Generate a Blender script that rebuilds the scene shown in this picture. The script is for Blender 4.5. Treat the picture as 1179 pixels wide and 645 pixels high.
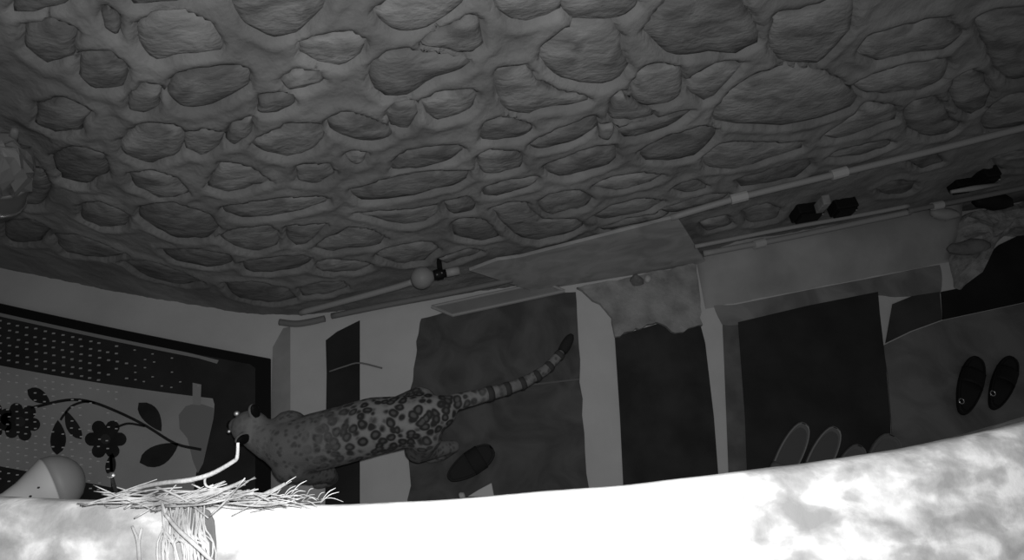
import bpy, bmesh, math, random
import numpy as np
from mathutils import Vector, Matrix, noise

# ------------------------------------------------------------------ camera, world, lamps, exposure
for o in list(bpy.data.objects):
    bpy.data.objects.remove(o)
SC = bpy.context.scene
COL = SC.collection
random.seed(7)

W, H, F = 1179.0, 645.0, 700.0
CAM = Vector((0.0, 0.0, 3.4))
PITCH = math.radians(65)                      # below the horizon
AX_F = Vector((0, math.cos(PITCH), -math.sin(PITCH)))
AX_U = Vector((0, math.sin(PITCH), math.cos(PITCH)))
AX_R = Vector((1, 0, 0))

cd = bpy.data.cameras.new('camera')
cam = bpy.data.objects.new('camera', cd)
COL.objects.link(cam)
cam.location = CAM
cam.rotation_euler = (math.radians(90) - PITCH, 0, 0)
cd.sensor_fit = 'HORIZONTAL'
cd.sensor_width = 36.0
cd.lens = F / W * 36.0
cd.clip_start = 0.02
SC.camera = cam

world = bpy.data.worlds.new('night')
SC.world = world
world.use_nodes = True
bg = world.node_tree.nodes['Background']
bg.inputs[0].default_value = (1, 1, 1, 1)
bg.inputs[1].default_value = 0.055

# infrared lamp of the security camera, beside its lens
ld = bpy.data.lights.new('infrared_lamp', 'SPOT')
ld.energy = 72
ld.shadow_soft_size = 0.03
ld.spot_size = math.radians(150)
ld.spot_blend = 1.0
lamp = bpy.data.objects.new('infrared_lamp', ld)
COL.objects.link(lamp)
lamp.location = CAM + Vector((0.03, 0.05, 0.05))
aim = (AX_F + AX_R * -0.12 + AX_U * 0.03)
lamp.rotation_euler = aim.to_track_quat('-Z', 'Y').to_euler()

SC.view_settings.view_transform = 'Standard'
SC.view_settings.look = 'None'
SC.view_settings.exposure = 0.0
SC.view_settings.gamma = 1.0
SC.view_settings.use_curve_mapping = False

# ------------------------------------------------------------------ where things stand
def ray(px, py):
    return AX_F + AX_R * ((px - W / 2) / F) - AX_U * ((py - H / 2) / F)

def at(px, py, z=0.0):
    d = ray(px, py)
    return CAM + d * ((z - CAM.z) / d.z)

def wall_y(x):                                # plan of the stone wall: two runs meeting in a soft bend
    a = 1.30 + 0.184 * (x + 1.40)
    b = 1.30 - 0.217 * (x + 1.40)
    return 0.5 * (a + b + math.sqrt((a - b) ** 2 + 0.16 ** 2)) - 0.02

def wall_n(x):
    e = 1e-3
    s = (wall_y(x + e) - wall_y(x - e)) / (2 * e)
    return Vector((s, -1, 0)).normalized()

def wp(x, z, off=0.0):                        # point on the wall, off towards the yard
    return Vector((x, wall_y(x), z)) + wall_n(x) * off

def on_wall(px, py, off=0.0):
    d = ray(px, py)
    lo, hi = 0.1, 9.0
    for _ in range(50):
        t = (lo + hi) / 2
        p = CAM + d * t
        q = p - wall_n(p.x) * off
        if q.y > wall_y(q.x): hi = t
        else: lo = t
    return CAM + d * lo

def along_wall(px, py, off=0.03, zmin=0.03):
    p = on_wall(px, py, off)
    return p if p.z > zmin else at(px, py, zmin)

# ------------------------------------------------------------------ helpers
def new_mat(name, v=0.3, rough=0.9, spec=0.25, metal=0.0):
    m = bpy.data.materials.new(name)
    m.use_nodes = True
    b = m.node_tree.nodes['Principled BSDF']
    b.inputs['Base Color'].default_value = (v, v, v, 1)
    b.inputs['Roughness'].default_value = rough
    b.inputs['Specular IOR Level'].default_value = spec
    b.inputs['Metallic'].default_value = metal
    return m

def noisy(name, lo, hi, scale=6, detail=8, rough=0.92, spec=0.15, bump=0.3, bscale=60, p0=0.35, p1=0.65, dist=0.0, stretch=(1, 1, 1), bdist=0.01):
    m = new_mat(name, hi, rough, spec)
    nt = m.node_tree; N = nt.nodes; L = nt.links; b = N['Principled BSDF']
    tc = N.new('ShaderNodeTexCoord'); mp = N.new('ShaderNodeMapping')
    mp.inputs['Scale'].default_value = stretch
    L.new(tc.outputs['Object'], mp.inputs[0])
    n = N.new('ShaderNodeTexNoise'); n.inputs['Scale'].default_value = scale; n.inputs['Detail'].default_value = detail
    n.inputs['Distortion'].default_value = dist
    L.new(mp.outputs[0], n.inputs['Vector'])
    r = N.new('ShaderNodeValToRGB')
    r.color_ramp.elements[0].position = p0; r.color_ramp.elements[0].color = (lo, lo, lo, 1)
    r.color_ramp.elements[1].position = p1; r.color_ramp.elements[1].color = (hi, hi, hi, 1)
    L.new(n.outputs[0], r.inputs[0]); L.new(r.outputs[0], b.inputs['Base Color'])
    if bump:
        n2 = N.new('ShaderNodeTexNoise'); n2.inputs['Scale'].default_value = bscale; n2.inputs['Detail'].default_value = 6
        L.new(mp.outputs[0], n2.inputs['Vector'])
        bp = N.new('ShaderNodeBump'); bp.inputs['Strength'].default_value = bump; bp.inputs['Distance'].default_value = bdist
        L.new(n2.outputs[0], bp.inputs['Height']); L.new(bp.outputs[0], b.inputs['Normal'])
    return m

class MB:
    def __init__(self):
        self.v = []; self.f = []
    def add(self, vs, fs):
        k = len(self.v)
        self.v += [tuple(v) for v in vs]
        self.f += [tuple(i + k for i in f) for f in fs]
        return self
    def tube(self, pts, rad, n=8, caps=True, flat=1.0):
        pts = [Vector(p) for p in pts]
        if not isinstance(rad, (list, tuple)): rad = [rad] * len(pts)
        vs = []; fs = []
        up = None
        for i, p in enumerate(pts):
            d = (pts[min(i + 1, len(pts) - 1)] - pts[max(i - 1, 0)]).normalized()
            if up is None:
                up = Vector((0, 0, 1)) if abs(d.z) < 0.9 else Vector((0, 1, 0))
            s = d.cross(up)
            if s.length < 1e-4: s = d.orthogonal()
            s.normalize(); u = s.cross(d).normalized(); up = u
            for k in range(n):
                a = 2 * math.pi * k / n
                vs.append(p + (s * math.cos(a) + u * math.sin(a) * flat) * rad[i])
        for i in range(len(pts) - 1):
            for k in range(n):
                fs.append((i * n + k, i * n + (k + 1) % n, (i + 1) * n + (k + 1) % n, (i + 1) * n + k))
        if caps:
            fs.append(tuple(range(n - 1, -1, -1)))
            fs.append(tuple((len(pts) - 1) * n + k for k in range(n)))
        return self.add(vs, fs)
    def prism(self, pts, vec):                # outline pts, extruded by vec
        pts = [Vector(p) for p in pts]; vec = Vector(vec); n = len(pts)
        vs = pts + [p + vec for p in pts]
        fs = [tuple(range(n)), tuple(range(2 * n - 1, n - 1, -1))]
        fs += [(i, i + n, (i + 1) % n + n, (i + 1) % n) for i in range(n)]
        return self.add(vs, fs)
    def box(self, c, ax, ay, az):             # centre and three half-axis vectors
        c = Vector(c); ax = Vector(ax); ay = Vector(ay); az = Vector(az)
        vs = [c + ax * i + ay * j + az * k for i in (-1, 1) for j in (-1, 1) for k in (-1, 1)]
        return self.add(vs, [(0, 1, 3, 2), (4, 6, 7, 5), (0, 4, 5, 1), (2, 3, 7, 6), (0, 2, 6, 4), (1, 5, 7, 3)])
    def lathe(self, base, axis, prof, n=24):  # prof: (distance along the axis, radius)
        base = Vector(base); axis = Vector(axis).normalized()
        s = axis.orthogonal().normalized(); u = axis.cross(s)
        vs = []; fs = []
        for (h, r) in prof:
            for k in range(n):
                a = 2 * math.pi * k / n
                vs.append(base + axis * h + (s * math.cos(a) + u * math.sin(a)) * r)
        for i in range(len(prof) - 1):
            for k in range(n):
                fs.append((i * n + k, i * n + (k + 1) % n, (i + 1) * n + (k + 1) % n, (i + 1) * n + k))
        fs.append(tuple(range(n - 1, -1, -1)))
        fs.append(tuple((len(prof) - 1) * n + k for k in range(n)))
        return self.add(vs, fs)
    def ball(self, c, ax, ay, az, nu=12, nv=8):
        c = Vector(c); ax = Vector(ax); ay = Vector(ay); az = Vector(az)
        vs = [c - az]; fs = []
        for j in range(1, nv):
            t = -math.pi / 2 + math.pi * j / nv
            for i in range(nu):
                a = 2 * math.pi * i / nu
                vs.append(c + ax * math.cos(a) * math.cos(t) + ay * math.sin(a) * math.cos(t) + az * math.sin(t))
        vs.append(c + az)
        for i in range(nu):
            fs.append((0, 1 + (i + 1) % nu, 1 + i))
            fs.append((len(vs) - 1, 1 + (nv - 2) * nu + i, 1 + (nv - 2) * nu + (i + 1) % nu))
        for j in range(nv - 2):
            for i in range(nu):
                fs.append((1 + j * nu + i, 1 + j * nu + (i + 1) % nu, 1 + (j + 1) * nu + (i + 1) % nu, 1 + (j + 1) * nu + i))
        return self.add(vs, fs)
    def build(self, name, mat, parent=None, smooth=False, bevel=0.0):
        me = bpy.data.meshes.new(name)
        me.from_pydata(self.v, [], self.f)
        me.validate()
        bm = bmesh.new(); bm.from_mesh(me)
        bmesh.ops.recalc_face_normals(bm, faces=bm.faces[:])
        base = parent
        while base is not None and base.parent is not None: base = base.parent
        if base is not None and base.type == 'EMPTY':
            inv = Matrix.Translation(-base.location)
            bmesh.ops.transform(bm, matrix=inv, verts=bm.verts[:])
        bm.to_mesh(me); bm.free()
        if smooth:
            me.polygons.foreach_set('use_smooth', [True] * len(me.polygons))
        o = bpy.data.objects.new(name, me)
        COL.objects.link(o)
        me.materials.append(mat)
        if parent: o.parent = parent
        if bevel:
            bv = o.modifiers.new('bevel', 'BEVEL'); bv.width = bevel; bv.segments = 2; bv.limit_method = 'ANGLE'
        return o

def tag(o, label=None, cat=None, group=None, kind=None):
    if label: o['label'] = label
    if cat: o['category'] = cat
    if group: o['group'] = group
    if kind: o['kind'] = kind
    return o

def thing(name, label, cat, loc, group=None):
    o = bpy.data.objects.new(name, None)
    o.empty_display_size = 0.05
    o.location = Vector(loc); COL.objects.link(o)
    return tag(o, label, cat, group)

def smooth_loop(pts, n, hard=0.0):                       # closed Catmull-Rom through 2D points, n samples
    P = [Vector((p[0], p[1])) for p in pts]; m = len(P); out = []
    for i in range(n):
        t = i * m / n; k = int(t); u = t - k
        a, b, c, d = P[(k - 1) % m], P[k % m], P[(k + 1) % m], P[(k + 2) % m]
        s = 0.5 * ((2 * b) + (c - a) * u + (2 * a - 5 * b + 4 * c - d) * u * u + (3 * b - a - 3 * c + d) * u ** 3)
        out.append(s * (1 - hard) + (b + (c - b) * u) * hard)
    return out

def smooth_path(pts, n):
    P = [Vector(p) for p in pts]; P = [P[0] * 2 - P[1]] + P + [P[-1] * 2 - P[-2]]
    m = len(P) - 3; out = []
    for i in range(n + 1):
        t = min(i * m / n, m - 1e-6); k = int(t); u = t - k
        a, b, c, d = P[k:k + 4]
        out.append(0.5 * ((2 * b) + (c - a) * u + (2 * a - 5 * b + 4 * c - d) * u * u + (3 * b - a - 3 * c + d) * u ** 3))
    return out

# ------------------------------------------------------------------ materials
M = {}
M['mortar'] = noisy('lime_mortar', 0.21, 0.36, 4, 12, bump=0.5, bscale=45, p0=0.3, p1=0.7)
M['stone'] = [noisy('field_stone_%s' % k, lo, hi, 7, 10, bump=0.6, bscale=38, p0=0.34, p1=0.66, dist=0.8, stretch=(1, 1, 2.2))
              for k, lo, hi in (('dark', 0.14, 0.29), ('mid', 0.18, 0.37), ('pale', 0.21, 0.41))]
M['cement'] = noisy('worn_cement', 0.64, 0.72, 3, 8, bump=0.15, bscale=40)
M['plaster'] = noisy('whitewash', 0.34, 0.95, 7, 12, bump=0.35, bscale=70, p0=0.36, p1=0.56, dist=0.5)
def wall_top_paint():                          # whitewash, thick in the middle run, worn to bare plaster towards both ends
    m = new_mat('whitewash_worn', 0.9, 0.9, 0.15); nt = m.node_tree; N = nt.nodes; L = nt.links; b = N['Principled BSDF']
    tc = N.new('ShaderNodeTexCoord'); sp = N.new('ShaderNodeSeparateXYZ'); L.new(tc.outputs['Object'], sp.inputs[0])
    def nz(scale, det, dist, st=(1, 1, 1)):
        mp = N.new('ShaderNodeMapping'); mp.inputs['Scale'].default_value = st; L.new(tc.outputs['Object'], mp.inputs[0])
        n = N.new('ShaderNodeTexNoise'); n.inputs['Scale'].default_value = scale; n.inputs['Detail'].default_value = det; n.inputs['Distortion'].default_value = dist
        L.new(mp.outputs[0], n.inputs['Vector']); return n.outputs[0]
    def ramp(x, *st):
        r = N.new('ShaderNodeValToRGB'); e = r.color_ramp.elements
        e[0].position, c = st[0]; e[0].color = (c, c, c, 1); e[1].position, c = st[-1]; e[1].color = (c, c, c, 1)
        for p, c in st[1:-1]:
            k = e.new(p); k.color = (c, c, c, 1)
        L.new(x, r.inputs[0]); return r.outputs[0]
    def mix(f, a, c):
        r = N.new('ShaderNodeMixRGB'); L.new(f, r.inputs[0]); L.new(a, r.inputs[1]); L.new(c, r.inputs[2]); return r.outputs[0]
    mr = N.new('ShaderNodeMapRange'); mr.inputs['From Min'].default_value = -.7; mr.inputs['From Max'].default_value = .7; L.new(sp.outputs['X'], mr.inputs['Value'])
    where = ramp(mr.outputs[0], (0.0, .8), (.26, .75), (.36, .45), (.44, .0), (.60, .0), (.655, .20), (.69, .92), (.74, 1.0), (.80, .85), (1.0, 1.0))
    w = nz(9, 10, 0.2)
    ma = N.new('ShaderNodeMath'); ma.operation = 'MULTIPLY_ADD'; L.new(w, ma.inputs[0]); ma.inputs[1].default_value = 1.6
    mb = N.new('ShaderNodeMath'); mb.operation = 'SUBTRACT'; L.new(where, mb.inputs[0]); mb.inputs[1].default_value = .80; L.new(mb.outputs[0], ma.inputs[2])
    worn = ramp(ma.outputs[0], (.25, 0.0), (.70, 1.0))
    bare = ramp(nz(24, 12, 0.3, (1, 1.5, 1)), (.36, .26), (.50, .37), (.64, .60))
    fleck = ramp(nz(34, 5, 0.0), (.30, .45), (.335, .92))
    L.new(mix(worn, fleck, bare), b.inputs['Base Color'])
    n2 = nz(70, 6, 0); bp = N.new('ShaderNodeBump'); bp.inputs['Strength'].default_value = .4; bp.inputs['Distance'].default_value = .004
    L.new(n2, bp.inputs['Height']); L.new(bp.outputs[0], b.inputs['Normal'])
    return m
M['patch'] = noisy('rough_plaster', 0.27, 0.46, 9, 10, bump=0.7, bscale=50)
M['board'] = noisy('smooth_cement', 0.36, 0.52, 4, 5, bump=0.1, bscale=30, dist=1.0, stretch=(1.2, 2, 2))
M['plastic'] = new_mat('pale_plastic', 0.40, 0.55, 0.4)
M['coupler'] = new_mat('coupler_plastic', 0.55, 0.5, 0.4)
M['dark_pipe'] = new_mat('grey_plastic', 0.24, 0.6, 0.3)
M['black'] = new_mat('black_plastic', 0.012, 0.6, 0.2)
M['shiny'] = new_mat('bright_metal', 0.8, 0.25, 0.5, 1.0)

# ------------------------------------------------------------------ floor
fl = MB()
nx, ny = 90, 40
for j in range(ny + 1):
    for i in range(nx + 1):
        fl.v.append((-5 + 10 * i / nx, -0.8 + 5.2 * j / ny, 0))
for j in range(ny):
    for i in range(nx):
        k = j * (nx + 1) + i
        fl.f.append((k, k + 1, k + nx + 2, k + nx + 1))
tag(fl.build('floor', M['cement']), 'worn pale cement floor of the narrow yard', kind='structure')

# ------------------------------------------------------------------ stone wall
STONES = [
 [(160,30),(178,15),(205,10),(235,22),(252,45),(255,55),(230,60),(205,60),(185,70),(170,62),(160,48)],
 [(193,105),(200,88),(225,80),(260,76),(284,80),(283,98),(262,112),(235,122),(208,122),(198,115)],
 [(115,12),(125,6),(138,20),(135,38),(120,30)],
 [(322,92),(340,80),(365,82),(372,92),(350,100),(330,100)],
 [(265,-30),(380,-30),(372,10),(345,35),(318,42),(290,30),(272,15)],
 [(345,48),(370,40),(402,35),(422,48),(415,62),(390,75),(365,72),(345,62)],
 [(430,75),(445,62),(465,57),(490,62),(530,66),(540,72),(530,80),(505,87),(490,95),(470,108),(445,110),(430,100)],
 [(490,45),(520,28),(540,18),(552,25),(556,50),(545,60),(515,56),(488,52)],
 [(430,12),(455,-5),(480,-20),(540,-20),(532,0),(515,16),(490,32),(465,35),(440,25)],
 [(563,-15),(650,-25),(648,8),(620,20),(605,25),(590,22),(575,12)],
 [(624,65),(634,48),(655,32),(700,25),(712,40),(715,60),(722,75),(715,90),(690,98),(660,92),(640,85)],
 [(744,33),(755,15),(770,0),(790,-10),(840,-10),(860,15),(868,30),(872,48),(850,60),(820,58),(800,63),(775,62),(758,52)],
 [(730,95),(740,78),(755,73),(780,78),(786,90),(784,108),(770,118),(740,122),(728,112)],
 [(800,85),(825,73),(858,73),(845,85),(826,104),(812,116),(796,106),(792,95)],
 [(822,130),(845,105),(872,85),(905,79),(945,83),(965,95),(985,112),(978,122),(945,136),(900,143),(850,141),(826,138)],
 [(895,15),(920,12),(945,5),(980,-5),(980,30),(960,55),(940,72),(900,70),(888,50)],
 [(985,95),(1010,83),(1050,72),(1085,67),(1092,78),(1080,94),(1060,102),(1020,107),(995,105)],
 [(1094,105),(1101,90),(1115,82),(1132,88),(1140,102),(1135,120),(1118,131),(1101,123)],
 [(1042,130),(1050,118),(1075,112),(1085,120),(1095,136),(1106,143),(1093,153),(1065,156),(1046,146)],
 [(985,130),(997,118),(1028,123),(1030,138),(1005,148),(965,158),(948,156),(958,148)],
 [(962,172),(985,166),(1018,160),(1024,167),(1000,176),(970,181),(952,180)],
 [(1130,140),(1140,122),(1155,110),(1200,107),(1200,136),(1170,145),(1137,150)],
 [(1000,40),(1040,30),(1085,20),(1105,38),(1088,56),(1050,60),(1010,70),(990,60)],
 [(1122,25),(1145,15),(1200,10),(1200,85),(1165,90),(1148,80),(1138,60)],
 [(810,180),(822,170),(838,164),(885,164),(918,162),(922,170),(900,177),(870,187),(840,193),(812,192)],
 [(850,206),(880,197),(905,187),(928,182),(933,190),(915,203),(880,211),(855,214)],
 [(735,172),(760,160),(803,146),(824,150),(815,164),(798,178),(775,184),(745,184)],
 [(773,217),(785,210),(797,206),(813,213),(812,217),(790,220)],
 [(760,241),(790,229),(815,223),(838,223),(828,231),(800,238),(770,246)],
 [(683,214),(700,205),(730,199),(765,201),(748,209),(720,216),(703,219)],
 [(628,189),(650,181),(680,171),(705,168),(711,180),(698,189),(675,198),(645,203),(632,199)],
 [(609,165),(622,158),(650,144),(682,134),(688,145),(673,155),(645,166),(622,171)],
 [(550,178),(565,173),(590,174),(601,182),(598,192),(575,199),(558,199),(551,190)],
 [(560,215),(585,208),(608,204),(620,205),(615,212),(595,219),(575,224),(558,223)],
 [(622,230),(640,220),(662,218),(680,228),(675,237),(650,243),(634,246),(622,239)],
 [(567,240),(590,234),(605,234),(612,243),(624,252),(660,250),(670,260),(650,270),(620,277),(600,273),(585,262),(575,252)],
 [(682,248),(705,236),(740,228),(763,231),(753,239),(725,246),(700,252)],
 [(690,261),(720,252),(760,244),(768,247),(740,256),(700,264)],
 [(512,233),(535,227),(547,235),(543,243),(520,245)],
 [(522,256),(536,251),(552,251),(565,259),(574,271),(560,275),(540,274),(524,271)],
 [(455,185),(470,173),(500,169),(525,166),(533,172),(523,181),(500,188),(470,193),(452,196)],
 [(405,217),(430,211),(460,202),(500,197),(533,196),(537,205),(520,214),(490,221),(450,229),(420,231),(410,225)],
 [(410,245),(440,242),(470,241),(498,237),(503,245),(490,254),(465,258),(440,252)],
 [(432,292),(447,283),(470,279),(493,279),(503,288),(488,299),(465,303),(442,298)],
 [(364,285),(380,273),(405,262),(425,264),(443,273),(438,281),(410,284),(380,289)],
 [(367,301),(382,298),(418,299),(428,304),(413,311),(382,313),(365,310)],
 [(505,297),(520,291),(540,286),(553,289),(532,297),(512,303)],
 [(487,115),(505,107),(540,103),(550,109),(545,122),(530,131),(505,137),(490,129)],
 [(398,178),(405,172),(420,175),(420,185),(408,188)],
 [(572,80),(605,79),(620,95),(640,105),(668,109),(675,115),(655,122),(620,124),(602,132),(582,124),(572,105)],
 [(560,142),(575,136),(603,141),(613,149),(598,157),(570,161),(555,159)],
 [(705,112),(715,106),(722,112),(745,126),(752,132),(725,138),(702,136)],
 [(712,148),(740,140),(775,130),(795,127),(786,136),(760,149),(720,159)],
 [(262,236),(290,231),(330,227),(368,226),(377,234),(350,241),(310,247),(275,249),(260,243)],
 [(254,273),(272,263),(308,259),(319,266),(319,279),(300,288),(272,284)],
 [(331,259),(358,258),(375,258),(368,268),(354,278),(341,283),(331,275)],
 [(240,214),(256,187),(285,192),(308,206),(290,214),(262,220)],
 [(305,156),(330,142),(363,142),(372,160),(358,171),(330,180),(302,174),(293,165)],
 [(140,161),(165,142),(200,142),(213,160),(203,178),(175,188),(146,179)],
 [(165,237),(200,234),(238,246),(249,262),(238,273),(205,273),(177,262),(162,249)],
 [(95,236),(120,232),(148,246),(143,259),(115,260),(94,250)],
 [(282,299),(310,296),(348,294),(358,299),(348,308),(310,313),(284,311)],
 [(187,286),(230,285),(262,291),(266,303),(240,306),(202,299)],
 [(258,325),(290,323),(328,331),(340,344),(310,348),(272,341)],
 [(345,329),(365,325),(393,323),(398,331),(372,338),(350,340)],
 [(62,181),(90,168),(118,177),(122,199),(100,212),(72,206)],
 [(42,121),(75,112),(102,126),(94,148),(62,152),(42,140)],
 [(95,62),(128,58),(146,76),(141,98),(112,102),(92,85)],
 [(30,31),(65,22),(88,36),(83,63),(52,72),(30,55)],
 [(62,271),(90,269),(118,279),(146,290),(120,296),(77,291)],
 [(5,256),(40,252),(57,262),(44,278),(10,278)],
 [(142,301),(175,299),(212,312),(234,323),(210,326),(167,317)],
 [(212,153),(236,148),(256,153),(250,168),(232,178),(214,171)],
 [(378,137),(400,128),(440,142),(450,155),(430,163),(402,158),(382,150)],
 [(300,112),(325,107),(340,118),(320,128),(298,127)],
 [(342,192),(373,188),(386,200),(369,210),(343,207)],
 [(855,241),(880,234),(898,240),(893,252),(862,256)],
 [(1008,216),(1030,207),(1053,209),(1048,220),(1020,224)],
 [(1042,181),(1073,174),(1086,185),(1060,193)],
 [(1142,180),(1170,173),(1200,175),(1200,192),(1152,194)],
 [(806,256),(833,247),(842,257),(814,266)],
 [(150,110),(168,95),(185,100),(182,120),(165,130),(150,124)],
 [(20,200),(48,192),(58,215),(46,235),(18,232)],
 [(150,200),(175,196),(205,205),(215,222),(185,226),(155,215)],
 [(270,140),(292,135),(288,155),(268,165),(258,158)],
 [(455,118),(475,115),(480,130),(470,148),(450,145),(445,130)],
 [(690,145),(703,142),(708,150),(700,160),(690,158)],
 [(648,-5),(700,-20),(735,-15),(735,5),(715,20),(660,22),(652,12)],
 [(10,-40),(90,-45),(105,-10),(60,8),(15,12)],
 [(140,-45),(235,-40),(240,-12),(200,2),(150,2)],
]
polys = []
for s in STONES:
    q = [on_wall(px, py) for px, py in s]
    q = [(p.x, max(p.z, 0.03)) for p in q]
    n = 24
    mx = sum(v[0] for v in q) / len(q); mz = sum(v[1] for v in q) / len(q)
    q = [(mx + (v[0] - mx) * 1.05, mz + (v[1] - mz) * 1.07) for v in q]
    lp = smooth_loop(q, n, 0.75)
    for v in lp:
        w = Vector((v.x * 14, v.y * 14, 5))
        v.x += 0.012 * noise.noise(w); v.y += 0.010 * noise.noise(w + Vector((9, 4, 2)))
        v.y = max(v.y, 0.02)
    polys.append(lp)
# further stones where the wall runs on outside the frame
def poly_bbox(p): return min(v.x for v in p), max(v.x for v in p), min(v.y for v in p), max(v.y for v in p)
rng = random.Random(3)
def in_frame(x, z):
    p = wp(x, z) - CAM
    d = p.dot(AX_F)
    if d <= 0: return False
    return abs(p.dot(AX_R) / d * F) < W / 2 + 40 and abs(p.dot(AX_U) / d * F) < H / 2 + 40
tries = 0
boxes = [poly_bbox(p) for p in polys]
while tries < 3000 and len(polys) < 200:
    tries += 1
    x = rng.uniform(-4.0, 4.4); z = rng.uniform(0.12, 3.0)
    rx = rng.uniform(0.10, 0.19); rz = rng.uniform(0.07, 0.13)
    if in_frame(x, z): continue
    bb = (x - rx, x + rx, z - rz, z + rz)
    if any(bb[0] < b[1] + 0.03 and bb[1] > b[0] - 0.03 and bb[2] < b[3] + 0.03 and bb[3] > b[2] - 0.03 for b in boxes): continue
    pl = []
    for k in range(9):
        a = 2 * math.pi * k / 9
        r = rng.uniform(0.85, 1.05)
        pl.append((x + rx * r * math.cos(a), z + rz * r * math.sin(a)))
    polys.append(smooth_loop(pl, 18, 0.6)); boxes.append(bb)

# mortar face: a fine grid, sunk under every stone and swelling round it
X0, X1, Z1 = -4.2, 4.6, 3.1
gx, gz = 560, 200
xs = np.linspace(X0, X1, gx + 1); zs = np.linspace(0, Z1, gz + 1)
XX, ZZ = np.meshgrid(xs, zs)
SD = np.full(XX.shape, 9.0)                    # signed distance to the nearest stone outline
for p in polys:
    x0, x1, z0, z1 = poly_bbox(p)
    i0, i1 = np.searchsorted(xs, [x0 - 0.08, x1 + 0.08]); j0, j1 = np.searchsorted(zs, [z0 - 0.08, z1 + 0.08])
    if i1 <= i0 or j1 <= j0: continue
    sx = XX[j0:j1, i0:i1]; sz = ZZ[j0:j1, i0:i1]
    best = np.full(sx.shape, 9.0); inside = np.zeros(sx.shape, bool)
    n = len(p)
    for k in range(n):
        ax, az = p[k]; bx, bz = p[(k + 1) % n]
        ex, ez = bx - ax, bz - az
        t = np.clip(((sx - ax) * ex + (sz - az) * ez) / (ex * ex + ez * ez + 1e-12), 0, 1)
        best = np.minimum(best, np.hypot(sx - ax - t * ex, sz - az - t * ez))
        c = ((az > sz) != (bz > sz)) & (sx < (bx - ax) * (sz - az) / (bz - az + 1e-12) + ax)
        inside ^= c
    SD[j0:j1, i0:i1] = np.minimum(SD[j0:j1, i0:i1], np.where(inside, -best, best))
OFF = np.where(SD < 0.004, -0.026, 0.006 + 0.012 * np.exp(-((SD - 0.03) / 0.022) ** 2))
wl = MB()
for j in range(gz + 1):
    for i in range(gx + 1):
        x = float(XX[j, i]); z = float(ZZ[j, i])
        o = float(OFF[j, i])
        q = Vector((x, z, 0.3))
        o += 0.010 * noise.noise(q * 5) + 0.006 * noise.noise(q * 17) + 0.003 * noise.noise(q * 43)
        wl.v.append(tuple(wp(x, z, o)))
for j in range(gz):
    for i in range(gx):
        k = j * (gx + 1) + i
        wl.f.append((k, k + 1, k + gx + 2, k + gx + 1))
# top and back so that it is a solid wall
k0 = len(wl.v)
for i in range(gx + 1):
    x = float(xs[i]); wl.v.append((x, wall_y(x) + 0.45, Z1)); wl.v.append((x, wall_y(x) + 0.45, 0))
top = gz * (gx + 1)
for i in range(gx):
    wl.f.append((top + i, top + i + 1, k0 + 2 * (i + 1), k0 + 2 * i))
    wl.f.append((k0 + 2 * i, k0 + 2 * i + 2, k0 + 2 * i + 3, k0 + 2 * i + 1))
wall = wl.build('wall_back', M['mortar'], smooth=True)
tag(wall, 'rough field stone wall with thick pale smeared mortar joints', kind='structure')

for si, p in enumerate(polys):
    cx = sum(v.x for v in p) / len(p); cz = sum(v.y for v in p) / len(p)
    n = len(p); mb = MB()
    seed = Vector((si * 3.1, si * 1.7, 0))
    for (sc, off) in ((1.03, -0.03), (0.97, -0.004), (0.80, 0.008), (0.48, 0.013)):
        for k, v in enumerate(p):
            x = cx + (v.x - cx) * sc; z = cz + (v.y - cz) * sc
            q = Vector((x, z, 0))
            j = 0.011 * noise.noise(q * 8 + seed) + 0.006 * noise.noise(q * 25 + seed)
            mb.v.append(tuple(wp(x, z, off + j)))
    mb.v.append(tuple(wp(cx, cz, 0.014 + 0.01 * noise.noise(seed))))
    for r in range(3):
        for k in range(n):
            mb.f.append((r * n + k, r * n + (k + 1) % n, (r + 1) * n + (k + 1) % n, (r + 1) * n + k))
    for k in range(n):
        mb.f.append((3 * n + k, 3 * n + (k + 1) % n, 4 * n))
    mb.build('stone', M['stone'][rng.choice((0, 0, 1) if cx < -1.1 else (0, 1, 1, 2))], wall, smooth=True)  # left run gets darker stones, imitating its weaker grazing light in colour

# ------------------------------------------------------------------ near wall with the whitewashed top
ZL = 2.70
edge = [(-700,545),(-300,560),(0,570),(120,575),(230,578),(340,579),(450,577),(540,571),(620,564),(720,556),(850,541),(930,531),(1000,521),(1090,504),(1179,485),(1400,425),(1700,330)]
ep = smooth_path([at(px, py, ZL) for px, py in edge], 160)
nw = MB(); rows = [(0.0, -2.70), (0.0, -0.02), (-0.004, -0.006), (-0.012, 0.0)] + [(-0.012 - 0.012 * k, 0.0) for k in range(1, 36)] + [(-0.50, 0), (-0.50, -2.70)]
for (dy, dz) in rows:
    for p in ep:
        q = Vector((p.x, p.y + dy, ZL + dz))
        j = 0.0
        if dz > -0.1 and dy < -0.005:
            j = 0.004 * noise.noise(q * 14) + 0.0025 * noise.noise(q * 40)
        yy = 0.0012 * noise.noise(Vector((p.x * 12, 3, 0))) if dz > -0.1 else 0
        nw.v.append((q.x, q.y + yy, q.z + j))
m = len(ep)
for r in range(len(rows) - 1):
    for k in range(m - 1):
        nw.f.append((r * m + k, r * m + k + 1, (r + 1) * m + k + 1, (r + 1) * m + k))
nwo = nw.build('wall_front', wall_top_paint(), smooth=True)
tag(nwo, 'flaking whitewashed wall top curving across the foreground', kind='structure')

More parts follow.
